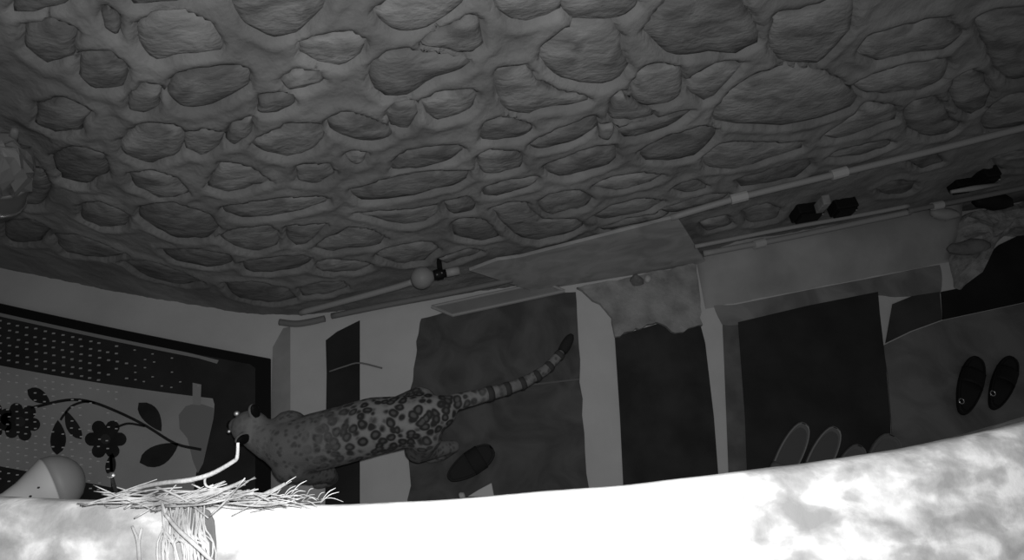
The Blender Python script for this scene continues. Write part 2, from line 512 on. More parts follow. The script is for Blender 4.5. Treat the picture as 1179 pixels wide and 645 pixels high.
# ------------------------------------------------------------------ dark mats and patches on the floor
def mat_grey(name, lo, hi, **k): return noisy(name, lo, hi, **dict(dict(scale=4, detail=6, bump=0.12, bscale=50, rough=0.75), **k))
def flat(name, px, mat, label, cat, z0=0.001, z1=0.009, group=None, hard=None, parent=None, rough=0.0):
    pts = [(at(x, y, z1).x, at(x, y, z1).y) for x, y in px]
    if hard is not None:
        pts = [(v.x, v.y) for v in smooth_loop(pts, len(pts) * 4, hard)]
    if rough:
        pts = [(x + rough * noise.noise(Vector((x * 23, y * 23, 1))), y + rough * noise.noise(Vector((x * 23, y * 23, 8)))) for x, y in pts]
    o = MB().prism([(x, y, z0) for x, y in pts], (0, 0, z1 - z0)).build(name, mat, parent)
    if label: tag(o, label, cat, group)
    return o

flat('floor_mat', [(375,392),(388,382),(414,369),(414,450),(414,625),(374,625),(375,500),(376,430)], mat_grey('mat_black', 0.030, 0.042),
     'narrow near-black strip of matting that the leopard stands across', 'mat')
mb_ = flat('floor_mat', [(486,368),(520,358),(580,348),(640,337),(663,336),(666,390),(668,440),(674,520),(681,625),(470,625),(471,560),(469,480),(474,440),(479,410),(481,385)],
     mat_grey('mat_charcoal', 0.085, 0.145, dist=1.5), 'wide charcoal mat under the leopard tail with a stained frayed left edge', 'mat', hard=0.85, rough=0.014)
flat('seam', [(560,452),(612,442),(667,436),(667,437.5),(612,444),(560,453.5)], mat_grey('seam_grey', 0.17, 0.2), None, None, 0.008, 0.011, parent=mb_)
flat('floor_mat', [(708,388),(760,372),(806,372),(812,395),(822,480),(833,625),(721,625),(714,480)], mat_grey('mat_soot', 0.035, 0.062),
     'dark mat between the two long pale floor strips', 'mat')
flat('floor_mat', [(850,371),(930,352),(1011,336),(1013,360),(1020,420),(1025,480),(1030,640),(864,640),(858,480)], mat_grey('mat_deep_black', 0.035, 0.05),
     'large black mat with clear slippers on its lower edge', 'mat')
flat('floor_mat', [(1017,398),(1050,382),(1086,369),(1179,349),(1330,318),(1390,600),(1032,640),(1028,520),(1026,480),(1022,430)], mat_grey('mat_grey', 0.15, 0.24, dist=1.0),
     'worn grey mat at the right where the black sandals lie', 'mat')
flat('floor_mat', [(1084,336),(1104,332),(1114,318),(1130,300),(1150,282),(1179,268),(1300,240),(1325,316),(1179,348),(1086,368)], mat_grey('mat_pitch', 0.018, 0.028),
     'black oblong sheet behind the grey mat at far right', 'sheet')
flat('floor_mat', [(1028,350),(1050,341),(1082,336),(1085,368),(1049,381),(1020,395)], mat_grey('mat_iron', 0.05, 0.08),
     'small dark grey floor piece in the corner between black and grey mats', 'mat')
flat('floor_strip', [(852,371),(860,480),(867,640),(842,640),(838,520),(834,420),(832,374)], mat_grey('strip_grime', 0.12, 0.2, scale=6), 'grimy worn band along the left edge of the large black mat', 'grime strip', 0.0005, 0.004)  # thin strip in its own grimy grey colour
flat('floor_strip', [(326,378),(334,376),(334,470),(332,625),(312,625),(312,470),(314,400)], mat_grey('strip_grey', 0.34, 0.46), 'greyish floor strip beside the flowered rug corner', 'strip', 0.0005, 0.004)  # thin strip, greyer than the cement around it
flat('plaster_patch', [(664,331),(690,326),(730,318),(770,310),(802,304),(806,345),(807,373),(792,378),(781,383),(768,376),(755,370),(740,377),(722,382),(708,388),(704,366),(690,350)],
     M['patch'], 'rough lumpy mortar patch with ragged edge between two pale strips', 'mortar patch', 0.001, 0.03, hard=0.6, rough=0.02)

# low plinth at the foot of the wall, right
pl = MB(); prof = [(0.0, 0.12), (0.3, 0.12), (0.45, 0.115), (0.6, 0.10), (0.72, 0.078), (0.82, 0.052), (0.9, 0.026), (0.96, 0.008), (1.0, 0.0)]
NB = 30
for i in range(NB + 1):
    u = i / NB
    back = at(800 + u * 300, 296 - u * 52, 0.0); back.y += 0.10
    front = at(812 + u * 280, 356 - u * 54, 0.0)
    for (s, z) in prof:
        p = back.lerp(front, s); pl.v.append((p.x, p.y, z * min(1, 0.05 + u * 7) + 0.004 * noise.noise(p * 9)))
for i in range(NB):
    for k in range(len(prof) - 1):
        a = i * len(prof) + k; b = a + len(prof)
        pl.f.append((a, a + 1, b + 1, b))
pl.f.append(tuple(range(len(prof)))); pl.f.append(tuple(NB * len(prof) + k for k in range(len(prof))))
tag(pl.build('trim_1', noisy('plinth_cement', 0.36, 0.50, 3, 6, bump=0.2, bscale=30), smooth=True), 'low rounded cement plinth along the wall foot', kind='structure')

flat('grey_band', [(822,352),(846,351),(930,334),(1010,319),(1082,305),(1083,338),(1030,342),(1011,340),(930,355),(850,374),(832,374)], mat_grey('drab', 0.20, 0.34, dist=1.0),  # flat floor band, greyer than the plinth and the cement
     'grey band of floor between the low plinth and the large black mat', 'floor band', 0.0005, 0.005, hard=0.7)
# crumbling mortar at the right end of the plinth
cr = MB(); px_ = [(1093,262),(1108,248),(1130,244),(1150,240),(1179,232),(1230,222),(1240,262),(1179,268),(1160,268),(1145,280),(1128,298),(1118,318),(1112,330),(1104,326),(1100,300),(1095,280)]
ring = [at(x, y, 0.05) for x, y in px_]
ring = [Vector((v.x, v.y, 0)) for v in smooth_loop([(p.x, p.y) for p in ring for _ in (0,)], 48, 0.5)] if False else [Vector((v.x, v.y, 0)) for v in smooth_loop([(p.x, p.y) for p in ring], 48, 0.6)]
cen = sum(ring, Vector()) / len(ring)
for lv, (sc, z) in enumerate(((1.0, 0.0), (0.97, 0.06), (0.86, 0.13), (0.6, 0.15), (0.3, 0.15))):
    for p in ring:
        q = cen + (p - cen) * sc
        q += Vector((noise.noise(q * 22), noise.noise(q * 22 + Vector((5, 5, 5))), 0)) * 0.02
        cr.v.append((q.x, q.y, max(0, z + (0.03 * noise.noise(q * 16) + 0.012 * noise.noise(q * 45) if lv else 0))))
for r in range(4):
    for k in range(48):
        cr.f.append((r * 48 + k, r * 48 + (k + 1) % 48, (r + 1) * 48 + (k + 1) % 48, (r + 1) * 48 + k))
cr.f.append(tuple(4 * 48 + k for k in range(48)))
tag(cr.build('mortar_lump', noisy('crumbled_mortar', 0.22, 0.42, 14, 10, bump=0.8, bscale=50), smooth=False), 'crumbling pale mortar heap at the right end of the plinth', 'mortar lump')

def lump(name, px, py, z, r, mat, label, cat, sq=(1, 0.8, 0.6), seed=0, group=None):
    c = at(px, py, z)
    mb = MB().ball((0, 0, 0), (r * sq[0], 0, 0), (0, r * sq[1], 0), (0, 0, r * sq[2]), 12, 8)
    mb.v = [tuple(Vector(v) * (1 + 0.35 * noise.noise(Vector(v) / r * 1.3 + Vector((seed, 0, 0)))) + c) for v in mb.v]
    return tag(mb.build(name, mat, smooth=True), label, cat, group)
lump('rock', 1143, 231, 0.20, 0.085, M['black'], 'black angular rock wedged above the crumbling mortar at far right', 'rock', (1.3, 0.7, 0.6), 2)
lump('rock', 1118, 285, 0.14, 0.10, M['stone'][0], 'dark rock bedded in the crumbling mortar', 'rock', (1.3, 0.5, 0.4), 5)
lump('rock', 1088, 246, 0.16, 0.06, M['plastic'], 'pale squarish stone on the plinth corner', 'stone', (1.4, 0.7, 0.6), 7)
lump('rock', 733, 323, 0.035, 0.042, M['stone'][0], 'dark rounded stone at the foot of the leaning slab', 'rock', (1.0, 0.9, 0.7), 9)
lump('plaster_chip', 746, 321, 0.045, 0.030, M['coupler'], 'pale plaster chip beside the dark rounded stone', 'chip', (0.7, 0.9, 0.6), 4)

# ------------------------------------------------------------------ slab leaning on the wall, picture frame lying under it
def quadslab(name, corners, th, mat, label, cat):
    n = (corners[1] - corners[0]).cross(corners[3] - corners[0]).normalized()
    if n.y > 0: n = -n
    return tag(MB().prism(corners, -n * th).build(name, mat, bevel=0.004), label, cat)
pa, pb0, pc0 = along_wall(780, 250, 0.05), at(812, 301, 0.03), at(608, 334, 0.03)
pn0 = (pb0 - pa).cross(pc0 - pa).normalized()
def on_slab(x, y):
    d = ray(x, y); return CAM + d * ((pa - CAM).dot(pn0) / d.dot(pn0))
sl = [on_slab(x, y) for x, y in ((540,312),(572,300),(600,296),(690,273),(780,250),(812,301),(801,308),(765,316),(700,331),(640,337),(612,335))]
pn0 = pn0 if pn0.y < 0 or pn0.z > 0 else -pn0
slab = MB().prism(sl, -pn0 * 0.02)
tag(slab.build('leaning_slab', M['board'], bevel=0.004), 'smooth grey slab leaning on the foot of the stone wall', 'slab')
lf = thing('tray', 'thin rimmed rectangular panel lying under the leaning slab', 'panel', at(560, 345, 0.0))
fc = [at(497, 353, 0.02), at(521, 363, 0.02), at(650, 335, 0.02), at(626, 325, 0.02)]
MB().prism([p + Vector((0, 0, -0.012)) for p in fc], (0, 0, 0.006)).build('panel', mat_grey('panel_grey', 0.24, 0.30), lf)
MB().tube([fc[0], fc[1], fc[2]], 0.012, 8).tube([fc[2], fc[3], fc[0]], 0.010, 8).build('rim', M['plastic'], lf)

# ------------------------------------------------------------------ pipes and fittings on the wall
def pipe(px, r, mat, label, off=0.03, z=0.03, group=None, joints=(), name='conduit', cat='pipe'):
    pts = [along_wall(x, y, off, z) for x, y in px]
    root = thing(name, label, cat, pts[0], group)
    MB().tube(smooth_path(pts, 6 * len(pts)), r, 10).build('tube', mat, root, smooth=True)
    for (a, b) in joints:
        p, q = along_wall(*a, off, z), along_wall(*b, off, z)
        MB().tube([p, q], r * 1.55, 12).build('coupler', M['coupler'], root)
    return root
pipe([(772,251),(850,228),(965,200),(1080,172),(1179,147),(1320,112)], 0.018, M['plastic'], 'long pale conduit high on the stone wall with two couplers', 0.04,
     joints=[((841,230),(860,225)),((957,202),(975,197))])
pipe([(800,284),(900,264),(1000,246),(1046,237)], 0.013, M['plastic'], 'upper of two short pale pipes at the wall foot beside the slab', 0.08, 0.19)
pipe([(810,292),(900,275),(1000,254),(1048,244)], 0.018, M['plastic'], 'lower thicker pale pipe at the wall foot beside the slab', 0.06, 0.19, joints=[((868,282),(880,279))])
pipe([(1046,243),(1090,234),(1179,216),(1300,190)], 0.016, M['dark_pipe'], 'grey pipe running on to the right edge behind the mortar heap', 0.06, 0.20, joints=[((1073,238),(1085,235.5))])
pipe([(346,360),(400,346),(455,331),(474,325)], 0.018, M['plastic'], 'pale pipe low on the wall left of the round lamp', 0.04, 0.06)
pipe([(382,364),(440,352),(520,337),(590,322)], 0.018, M['dark_pipe'], 'long grey pipe along the wall foot below the round lamp', 0.05, 0.06)
pipe([(322,371),(340,373),(356,371),(374,367)], 0.020, M['dark_pipe'], 'short dark pipe stub lying at the bend of the wall', 0.05, 0.03)

def wallbox(px, py, w, h, d, label, cat, mat=None, name='junction_box', tilt=0.0):
    p = along_wall(px, py, 0.0, 0.05); n = wall_n(p.x); t = Vector((-n.y, n.x, 0)); t = -t if t.x < 0 else t
    root = thing(name, label, cat, p)
    up = Vector((0, 0, 1))
    MB().box(p + n * d * 0.5, t * w / 2, up * h / 2, n * d / 2).build('case', mat or M['black'], root, bevel=0.008)
    MB().box(p + n * (d + 0.006), t * w * 0.42, up * h * 0.4, n * 0.008).build('lid', M['black'], root, bevel=0.004)
    MB().ball(p + n * (d + 0.016) + t * w * 0.36 + up * h * 0.3, t * 0.006, up * 0.006, n * 0.006, 8, 6).build('screw', M['shiny'], root)
    return root
wallbox(927, 239, 0.16, 0.12, 0.06, 'black box on the wall, left one of a touching pair', 'box')
wallbox(967, 232, 0.13, 0.10, 0.07, 'black box on the wall, right smaller one of a touching pair', 'box')
wallbox(1105, 209, 0.12, 0.09, 0.05, 'low black box on the wall, left of the far right pair', 'box')
wallbox(1130, 198, 0.09, 0.13, 0.07, 'upright black box on the wall at far right above a pale bracket', 'box')
pb = [along_wall(x, y, 0.10, 0.1) for x, y in ((1095,221),(1120,217),(1150,212))]
tag(MB().tube(pb, [0.010, 0.016, 0.010], 8).build('bracket', M['plastic'], smooth=True), 'short pale bracket under the upright black box', 'bracket')
pm = along_wall(947, 235, 0.06, 0.1)
tag(MB().box(pm, (0.022, 0.004, 0), (0, -0.03, 0), (0, 0, 0.05)).build('clip', M['stone'][2], bevel=0.006), 'grey clip between the touching pair of black boxes', 'clip')

# round lamp on the wall
pc = along_wall(486, 320, 0.09, 0.1)
bl = thing('wall_lamp', 'round pale bulb in a dark holder low on the stone wall', 'lamp', along_wall(486, 320, 0.0, 0.1))
ax = (along_wall(531, 311, 0.07, 0.1) - pc).normalized()
rb = 0.060
prof = [(rb * -math.cos(a), rb * math.sin(a)) for a in [math.pi * k / 14 for k in range(1, 12)]] + [(rb * 1.05, 0.024)]
MB().lathe(pc, ax, prof, 24).build('bulb', noisy('opal_glass', 0.33, 0.36, bump=0, rough=0.4), bl, smooth=True)
hd = MB().lathe(pc + ax * rb * 1.0, ax, [(0, 0.026), (0.02, 0.030), (0.05, 0.030), (0.055, 0.022), (0.09, 0.020)], 18).build('holder', M['black'], bl, smooth=True)
for (a, b) in ((0.025, 0.02), (0.05, 0.024)):
    c = pc + ax * (rb + a) - AX_F * 0.030 + AX_U * (b - 0.02)
    MB().ball(c, (0.006, 0, 0), (0, 0.006, 0), (0, 0, 0.006), 8, 6).build('screw', M['shiny'], hd)
MB().tube([pc + ax * 0.13, pc + ax * 0.20], 0.024, 12).build('sleeve', M['plastic'], bl, smooth=True)
MB().tube([pc + ax * 0.10, pc + ax * 0.10 - wall_n(pc.x) * 0.10], 0.014, 8).build('arm', M['black'], bl)

# tapered pot with crumpled shiny film at the left edge of the wall
c0 = on_wall(-2, 226, 0.14); c1 = on_wall(-1, 164, 0.14)
axp = (c1 - c0).normalized(); ph = (c1 - c0).length
pot = thing('wall_pot', 'grey tapered pot with crumpled glinting film at the left edge of the wall', 'pot', c0)
pb_ = MB().lathe(c0, axp, [(0, 0.080), (0.004, 0.086), (ph * .06, 0.085), (ph * .46, 0.098), (ph * .50, 0.098), (ph * .50, 0.090), (ph * .46, 0.088)], 28).build('body', noisy('pot_grey', 0.20, 0.26, bump=0, rough=0.45, spec=0.4), pot, smooth=True)
MB().lathe(c0 - axp * 0.004, axp, [(0, 0.078), (0.0, 0.089), (0.006, 0.089), (0.006, 0.078)], 28).build('rim', M['shiny'], pot)
film = MB().lathe(c0 + axp * ph * .47, axp, [(0, 0.088), (ph * .08, 0.098), (ph * .2, 0.098), (ph * .3, 0.09), (ph * .4, 0.066), (ph * .47, 0.035), (ph * .5, 0.01)], 30)
film.v = [tuple(Vector(v) + Vector((noise.noise(Vector(v) * 60), noise.noise(Vector(v) * 60 + Vector((3, 3, 3))), noise.noise(Vector(v) * 60 + Vector((7, 1, 3))))) * 0.028) for v in film.v]
fm = new_mat('crumpled_film', 0.26, 0.3, 1.0, 0.0)
film.build('crumpled_film', fm, pot)
MB().tube([c0 + axp * 0.05 - wall_n(c0.x) * 0.095, c0 + axp * 0.05 - wall_n(c0.x) * 0.15], 0.02, 8).build('mount', M['black'], pot)
tag(MB().tube([on_wall(14, 165, 0.0), on_wall(15, 160, 0.07), on_wall(17, 150, 0.085)], [0.016, 0.014, 0.010], 8).build('hook', M['dark_pipe'], smooth=True), 'small grey peg in the wall above the tapered pot', 'peg')

# ------------------------------------------------------------------ flowered rug
RZ = 0.02
def rp(px, py, z=RZ): return at(px, py, z)
def bow(x): return 351 + (415 - 351) * (x / 312.0) - 9 * 4 * (x / 312.0) * (1 - x / 312.0) * -0.25   # upper edge in the photograph
rug = thing('flowered_rug', 'dark bordered rug with flower sprays and dotted weave beside the wall', 'rug', at(150, 480, 0))
up = [(x, 350 + 0.205 * x + 0.00007 * x * (312 - x)) for x in range(-360, 313, 24)] + [(312, 415)]
low = [(312, 640), (-360, 640)]
rm = MB().prism([rp(x, y, 0.002) for x, y in up + low], (0, 0, RZ - 0.002))
rm.build('base_cloth', noisy('rug_dark', 0.040, 0.055, 5, 4, bump=0.4, bscale=220, bdist=0.003), rug)
def rflat(name, px, mat, dz, parent=rug):
    pts = [rp(x, y, RZ) for x, y in px]
    return MB().prism([p + Vector((0, 0, dz)) for p in pts], (0, 0, 0.0015)).build(name, mat, parent)
up_y = lambda x: 350 + 0.205 * x + 0.00007 * x * (312 - x)
blk = new_mat('rug_border_black', 0.014, 0.95)
rflat('border', [(x, up_y(x)) for x in range(-360, 313, 24)] + [(312, 415), (312, 640), (294, 640), (294, 424)] + [(x, up_y(x) + 10) for x in range(288, -361, -24)], blk, 0.0)
rflat('piping', [(x, up_y(x) + 10.5) for x in range(-360, 240, 24)] + [(252, 415)] + [(250, 419)] + [(x, up_y(x) + 14.5) for x in range(228, -361, -24)], new_mat('rug_piping', 0.36), 0.0015)
f_top = lambda x: 421 + 0.155 * x + 0.00016 * x * (245 - x)
fmat = noisy('rug_field', 0.46, 0.54, 3, 4, bump=0.4, bscale=200, bdist=0.003)
rflat('field', [(x, f_top(x)) for x in range(-350, 246, 17)] + [(247, 466), (246, 480), (238, 510), (226, 545), (222, 572)] + [(x, 537 + 0.19 * x) for x in range(204, -351, -24)], fmat, 0.0)
dk = noisy('rug_print', 0.030, 0.045, 8, 3, bump=0.3, bscale=200, bdist=0.003)
gp = new_mat('rug_print_grey', 0.30)
def petal_flower(cx, cy, r, n, rot, name='flower_print', mat=dk, parent=rug, dz=0.002):
    pts = []
    for k in range(n * 8):
        a = 2 * math.pi * k / (n * 8) + rot
        rr = r * (0.66 + 0.34 * abs(math.cos(n * (a - rot) / 2)) ** 0.7)
        pts.append((cx + rr * math.cos(a), cy + rr * 0.98 * math.sin(a)))
    return rflat(name, pts, mat, dz, parent)
f1 = petal_flower(24, 486, 23, 6, 0.2)
petal_flower(-4, 484, 20, 6, 0.5)
f2 = petal_flower(122, 506, 24, 6, 0.0)
for cx, cy, fl_ in ((24, 486, f1), (122, 506, f2)):
    rflat('flower_centre', [(cx + 6 * math.cos(k * math.pi / 5), cy + 6 * math.sin(k * math.pi / 5)) for k in range(10)], new_mat('rug_flower_centre', 0.06), 0.0036, fl_)
def leaf(tip, base, w, bend=0.0):
    t = Vector(tip); b = Vector(base); d = b - t; n = Vector((-d.y, d.x)).normalized()
    L, R_ = [], []
    for k in range(9):
        u = k / 8; c = t + d * u + n * bend * math.sin(math.pi * u)
        ww = w * math.sin(math.pi * u ** 0.8) ** 0.8 if 0 < k < 8 else 0
        L.append(c + n * ww); R_.append(c - n * ww)
    pts = L + R_[1:-1][::-1]
    return rflat('leaf_print', [(p.x, p.y) for p in pts], dk, 0.002)
leaf((32, 449), (58, 464), 8); leaf((66, 524), (67, 484), 9, 1); leaf((94, 506), (76, 473), 7, -2)
leaf((160, 464), (186, 497), 10, -2); leaf((161, 533), (206, 511), 12, 2); leaf((126, 548), (130, 522), 6)
def vine(pts, w, name='stem_print'):
    p = smooth_path([Vector((x, y, 0)) for x, y in pts], 24)
    L, R_ = [], []
    for i, q in enumerate(p):
        d = (p[min(i + 1, 24)] - p[max(i - 1, 0)]).normalized(); n = Vector((-d.y, d.x, 0))
        L.append(q + n * w / 2); R_.append(q - n * w / 2)
    return rflat(name, [(q.x, q.y) for q in L + R_[::-1]], dk, 0.002)
vine([(36, 470), (77, 461), (105, 463), (137, 475), (169, 491), (202, 511), (232, 518)], 3.2)
vine([(70, 484), (74, 478), (83, 468), (97, 463), (110, 464)], 2.6)
vine([(132, 494), (140, 490), (150, 488), (167, 491)], 2.6)
vine([(128, 522), (129, 545), (130, 566)], 3)
rflat('faded_print', [(206, 478), (214, 468), (224, 465), (234, 466), (246, 470), (246, 482), (240, 508), (234, 534), (228, 545), (222, 530), (216, 505), (207, 494)], gp, 0.001)
rflat('faded_stem', [(222, 441), (232, 443), (231, 467), (222, 466)], new_mat('rug_print_pale', 0.42), 0.0015)
dots = MB(); dots2 = MB()
for r in range(7):
    for i in range(-14, 26):
        x = i * 10.4 + (r % 2) * 0; y = up_y(x) + 20 + r * 8.6
        if y > f_top(x) - 3 or x > 236: continue
        if random.random() < (x - 90) / 150: continue
        p = rp(x + random.uniform(-1, 1), y + random.uniform(-.7, .7))
        s = 0.0055 * (1 if x < 150 else 0.7)
        dots.box(p + Vector((0, 0, 0.002)), (s * 1.5, 0, 0), (0, s * 0.8, 0), (0, 0, 0.002))
for r in range(16):
    for i in range(-14, 15):
        x = i * 10.4; y = f_top(x) + 8 + r * 8.2
        if y > 566 or x > 150 - r * 2 or random.random() < 0.12 + max(0, x - 60) / 140: continue
        p = rp(x + random.uniform(-1, 1), y + random.uniform(-.7, .7))
        dots2.box(p + Vector((0, 0, 0.005)), (0.0065, 0, 0), (0, 0.003, 0), (0, 0, 0.002))
tag(dots.build('dot_weave', new_mat('rug_dot', 0.55), rug), kind='stuff')
tag(dots2.build('dot_weave', new_mat('rug_dot_pale', 0.85), rug), kind='stuff')

# ------------------------------------------------------------------ footwear on the floor
def outline(L, wid, n=28):
    pts = []
    for k in range(n):
        a = 2 * math.pi * k / n
        x = 0.5 * L * math.cos(a); c = math.cos(a)
        w = wid * 0.5 * (1.0 + 0.16 * c - 0.10 * math.cos(2 * a))
        sn = math.sin(a); pts.append((x, w * math.copysign(abs(sn) ** 0.68, sn)))
    return pts
def slipper(toe, heel, wid, label, mats, group=None, name='slipper', ring=None, strap=True, z=0.012, cat='slipper', th=0.022):
    t = at(*toe, z); h = at(*heel, z); t.z = h.z = 0
    d = (t - h); L = d.length; d.normalize(); n = Vector((-d.y, d.x, 0)); c = (t + h) / 2
    root = thing(name, label, cat, Vector((c.x, c.y, 0)), group)
    P = lambda x, y, zz: c + d * x + n * y + Vector((0, 0, zz))
    o = outline(L, wid)
    MB().prism([P(x, y, z) for x, y in o], (0, 0, th)).build('sole', mats[0], root, bevel=0.004)
    MB().prism([P(x * .84, y * .80, z + th) for x, y in o], (0, 0, 0.003)).build('insole', mats[1], root)
    lp = [P(x * .95, y * .93, z + th + .002) for x, y in o]
    MB().tube(lp + [lp[0], lp[1]], 0.0045, 6, False).build('rim', mats[2], root, smooth=True)
    if strap:
        mb = MB(); vs = []
        for i in range(6):
            x = -0.02 * L + 0.26 * L * (i / 5) if strap != 'low' else -0.36 * L + 0.24 * L * (i / 5)
            for k in range(13):
                a = math.pi * k / 12
                vs.append(P(x, 0.56 * wid * math.cos(a), z + th * .5 + (0.055 - 0.010 * (i / 5)) * math.sin(a)))
        fs = [(i * 13 + k, i * 13 + k + 1, (i + 1) * 13 + k + 1, (i + 1) * 13 + k) for i in range(5) for k in range(12)]
        so = mb.add(vs, fs).build('strap', mats[0], root, smooth=True)
        sd = so.modifiers.new('thick', 'SOLIDIFY'); sd.thickness = 0.004
    if ring:
        q = at(*ring, 0.07); lp = [q + d * 0.015 * math.cos(k * math.pi / 8) + n * 0.013 * math.sin(k * math.pi / 8) for k in range(18)]
        MB().tube(lp, 0.003, 6, False).build('buckle', M['shiny'], root, smooth=True)
    return root
clear = (new_mat('slipper_grey', 0.20, 0.35, 0.4), new_mat('slipper_insole', 0.13, 0.7), new_mat('slipper_rim', 0.34, 0.3, 0.6))
slipper((929,490), (880,566), 0.145, 'grey slipper with pale outlined heel on the black mat, left of its pair', clear, 'grey slippers on the black mat', strap='front', th=0.02) if False else None
slipper((926,488), (884,572), 0.112, 'grey pale-rimmed slipper on the black mat, left one of the pair', clear, 'grey slippers on the black mat', strap='low')
slipper((962,493), (921,571), 0.112, 'grey pale-rimmed slipper on the black mat, right one of the pair', clear, 'grey slippers on the black mat', strap='low')
dull = (new_mat('slipper_dull', 0.2, 0.6), new_mat('slipper_dull_insole', 0.17, 0.8), new_mat('slipper_dull_rim', 0.22, 0.6))
slipper((990,514), (955,585), 0.12, 'dull grey shoe mostly hidden by the wall top, nearer the grey slippers', dull, None, strap=None, name='shoe', cat='shoe')
slipper((1027,502), (1000,575), 0.15, 'dull grey shoe showing a rounded top above the wall edge, further right', dull, None, strap=None, name='shoe', cat='shoe')
ink = (new_mat('sandal_black', 0.016, 0.7), new_mat('sandal_insole', 0.022, 0.8), new_mat('sandal_rim', 0.02, 0.6))
slipper((1124,412), (1106,478), 0.115, 'black sandal with ring buckle on the grey mat, left one', ink, 'black sandals on the grey mat', ring=(1107, 462), name='sandal', cat='sandal')
slipper((1164,412), (1141,472), 0.105, 'black sandal with small glinting stud on the grey mat, right one', ink, 'black sandals on the grey mat', ring=(1143, 453), name='sandal', cat='sandal')
slipper((568,517), (516,552), 0.12, 'dark oval shape lying flat on the charcoal mat behind the leopard', (new_mat('oval_ink', 0.035, 0.9, 0.1), new_mat('oval_ink_top', 0.04, 0.9, 0.1), new_mat('oval_ink_rim', 0.045, 0.9, 0.1)), None, name='slipper')  # dark oval shape, built from the same parts as the footwear

# pale torn flap and pebble at the edge of the charcoal mat
pts = [at(x, y, 0.05) for x, y in ((538, 572), (551, 564), (566, 556), (569, 572))]
fp = MB().prism(pts, (0.0, 0.0, -0.045))
tag(fp.build('paper_flap', new_mat('paper', 0.75), bevel=0.004), 'pale triangular scrap on the charcoal mat just above the wall edge', 'scrap')
lump('pebble', 532, 571, 0.015, 0.018, new_mat('pebble_pale', 0.7), 'tiny pale pebble left of the triangular scrap', 'pebble', (1, 1, .8), 3)
tw = [at(x, y, 0.02) for x, y in ((379, 428), (397, 422), (414, 418), (440, 424))]
tag(MB().tube(smooth_path(tw, 10), 0.005, 6).build('twig', M['dark_pipe'], smooth=True), 'thin twig lying across the narrow black mat', 'twig')

# ------------------------------------------------------------------ bulb behind the wall top, pin, straw nest
ZB = 2.40
bc = at(58, 560, ZB); sc = (CAM - bc).length / F
bv = (bc - CAM).normalized(); br = AX_R - bv * AX_R.dot(bv); br.normalize(); bu = br.cross(bv)
bu = bu if bu.z > 0 or bu.y > 0 else -bu
bd = (br * 0.86 + bu * 0.46 + bv * 0.12).normalized()
bulb = thing('light_bulb', 'large bulb with grey dome and paler flared neck behind the wall top', 'light bulb', bc)
Rb = 26 * sc
dome = [(0.0, Rb), (Rb * .25, Rb * .985), (Rb * .5, Rb * .88), (Rb * .72, Rb * .70), (Rb * .88, Rb * .46), (Rb * .96, Rb * .22), (Rb * .98, Rb * .03)]
MB().lathe(bc, bd, dome, 32).build('dome', new_mat('bulb_dome', 0.12, 0.6, 0.2), bulb, smooth=True)
neck = [(-Rb * 1.7, Rb * .36), (-Rb * 1.2, Rb * .40), (-Rb * .8, Rb * .54), (-Rb * .4, Rb * .78), (-Rb * .05, Rb * 1.0), (0.0, Rb * .99)]
nk = MB().lathe(bc, bd, neck, 32).build('neck', new_mat('bulb_neck', 0.25, 0.6, 0.2), bulb, smooth=True)
for a in (0.0, 0.9):
    MB().ball(bc - bd * Rb * (.35 + .2 * a) - bv * Rb * .80 + bu * Rb * (.12 - .2 * a), AX_R * .002, AX_U * .0016, AX_F * .002, 6, 4).build('speck', M['black'], nk)
MB().lathe(bc - bd * Rb * 2.3, bd, [(0, Rb * .38), (Rb * .8, Rb * .38)], 20).build('cap', M['shiny'], bulb)
MB().tube([bc - bd * Rb * 2.2, bc - bd * Rb * 2.6, Vector((bc.x - Rb * 2.4, 0.02, ZB - 0.04))], 0.014, 10).build('holder', M['black'], bulb)

pn = at(130, 574, ZL)
pin = thing('nail', 'upright nail with bright head at the wall edge left of the straw', 'nail', pn)
hp = at(128, 547, ZL + 0.035)
MB().tube([pn - Vector((0, 0.0, 0.01)), hp], 0.0018, 8).build('shank', M['black'], pin)
MB().ball(hp, (0.0045, 0, 0), (0, 0.003, 0), (0, 0, 0.002), 10, 6).build('head', M['shiny'], pin)

strawm = noisy('straw', 0.22, 0.52, 30, 4, bump=0.2, bscale=200)
def strand(px, r, hz, n=14):
    pts = [at(x, y, ZL + h) for (x, y), h in zip(px, hz)]
    P = smooth_path(pts, n)
    rr = [r * (0.55 + 0.45 * math.sin(math.pi * min(1, 0.15 + i / n * 0.85))) for i in range(n + 1)]
    return MB().tube(P, rr, 7)
tag(strand([(128,577),(160,562),(190,556),(218,553),(243,546),(268,532),(273,526),(274,510)], 0.0026, [.006,.014,.02,.025,.03,.04,.045,.055], 28).build('twig', strawm, smooth=True), 'long pale twig bent upright at its end, topmost of the straw', 'twig')
tag(strand([(140,577),(185,574),(230,571),(262,562),(282,553)], 0.0028, [.004,.008,.012,.02,.026]).build('twig', strawm, smooth=True), 'thick pale twig lying low across the straw', 'twig')
tag(strand([(288,580),(302,571),(316,564),(328,557)], 0.0026, [.004,.010,.016,.022]).build('twig', strawm, smooth=True), 'split pale twig slanting up at the right of the straw', 'twig')
tag(strand([(242,546),(236,552),(238,560),(250,562)], 0.0013, [.03,.024,.018,.014]).build('twig', strawm, smooth=True), 'thin curl hanging from the long bent twig', 'twig')
heap = MB(); R2 = random.Random(11)
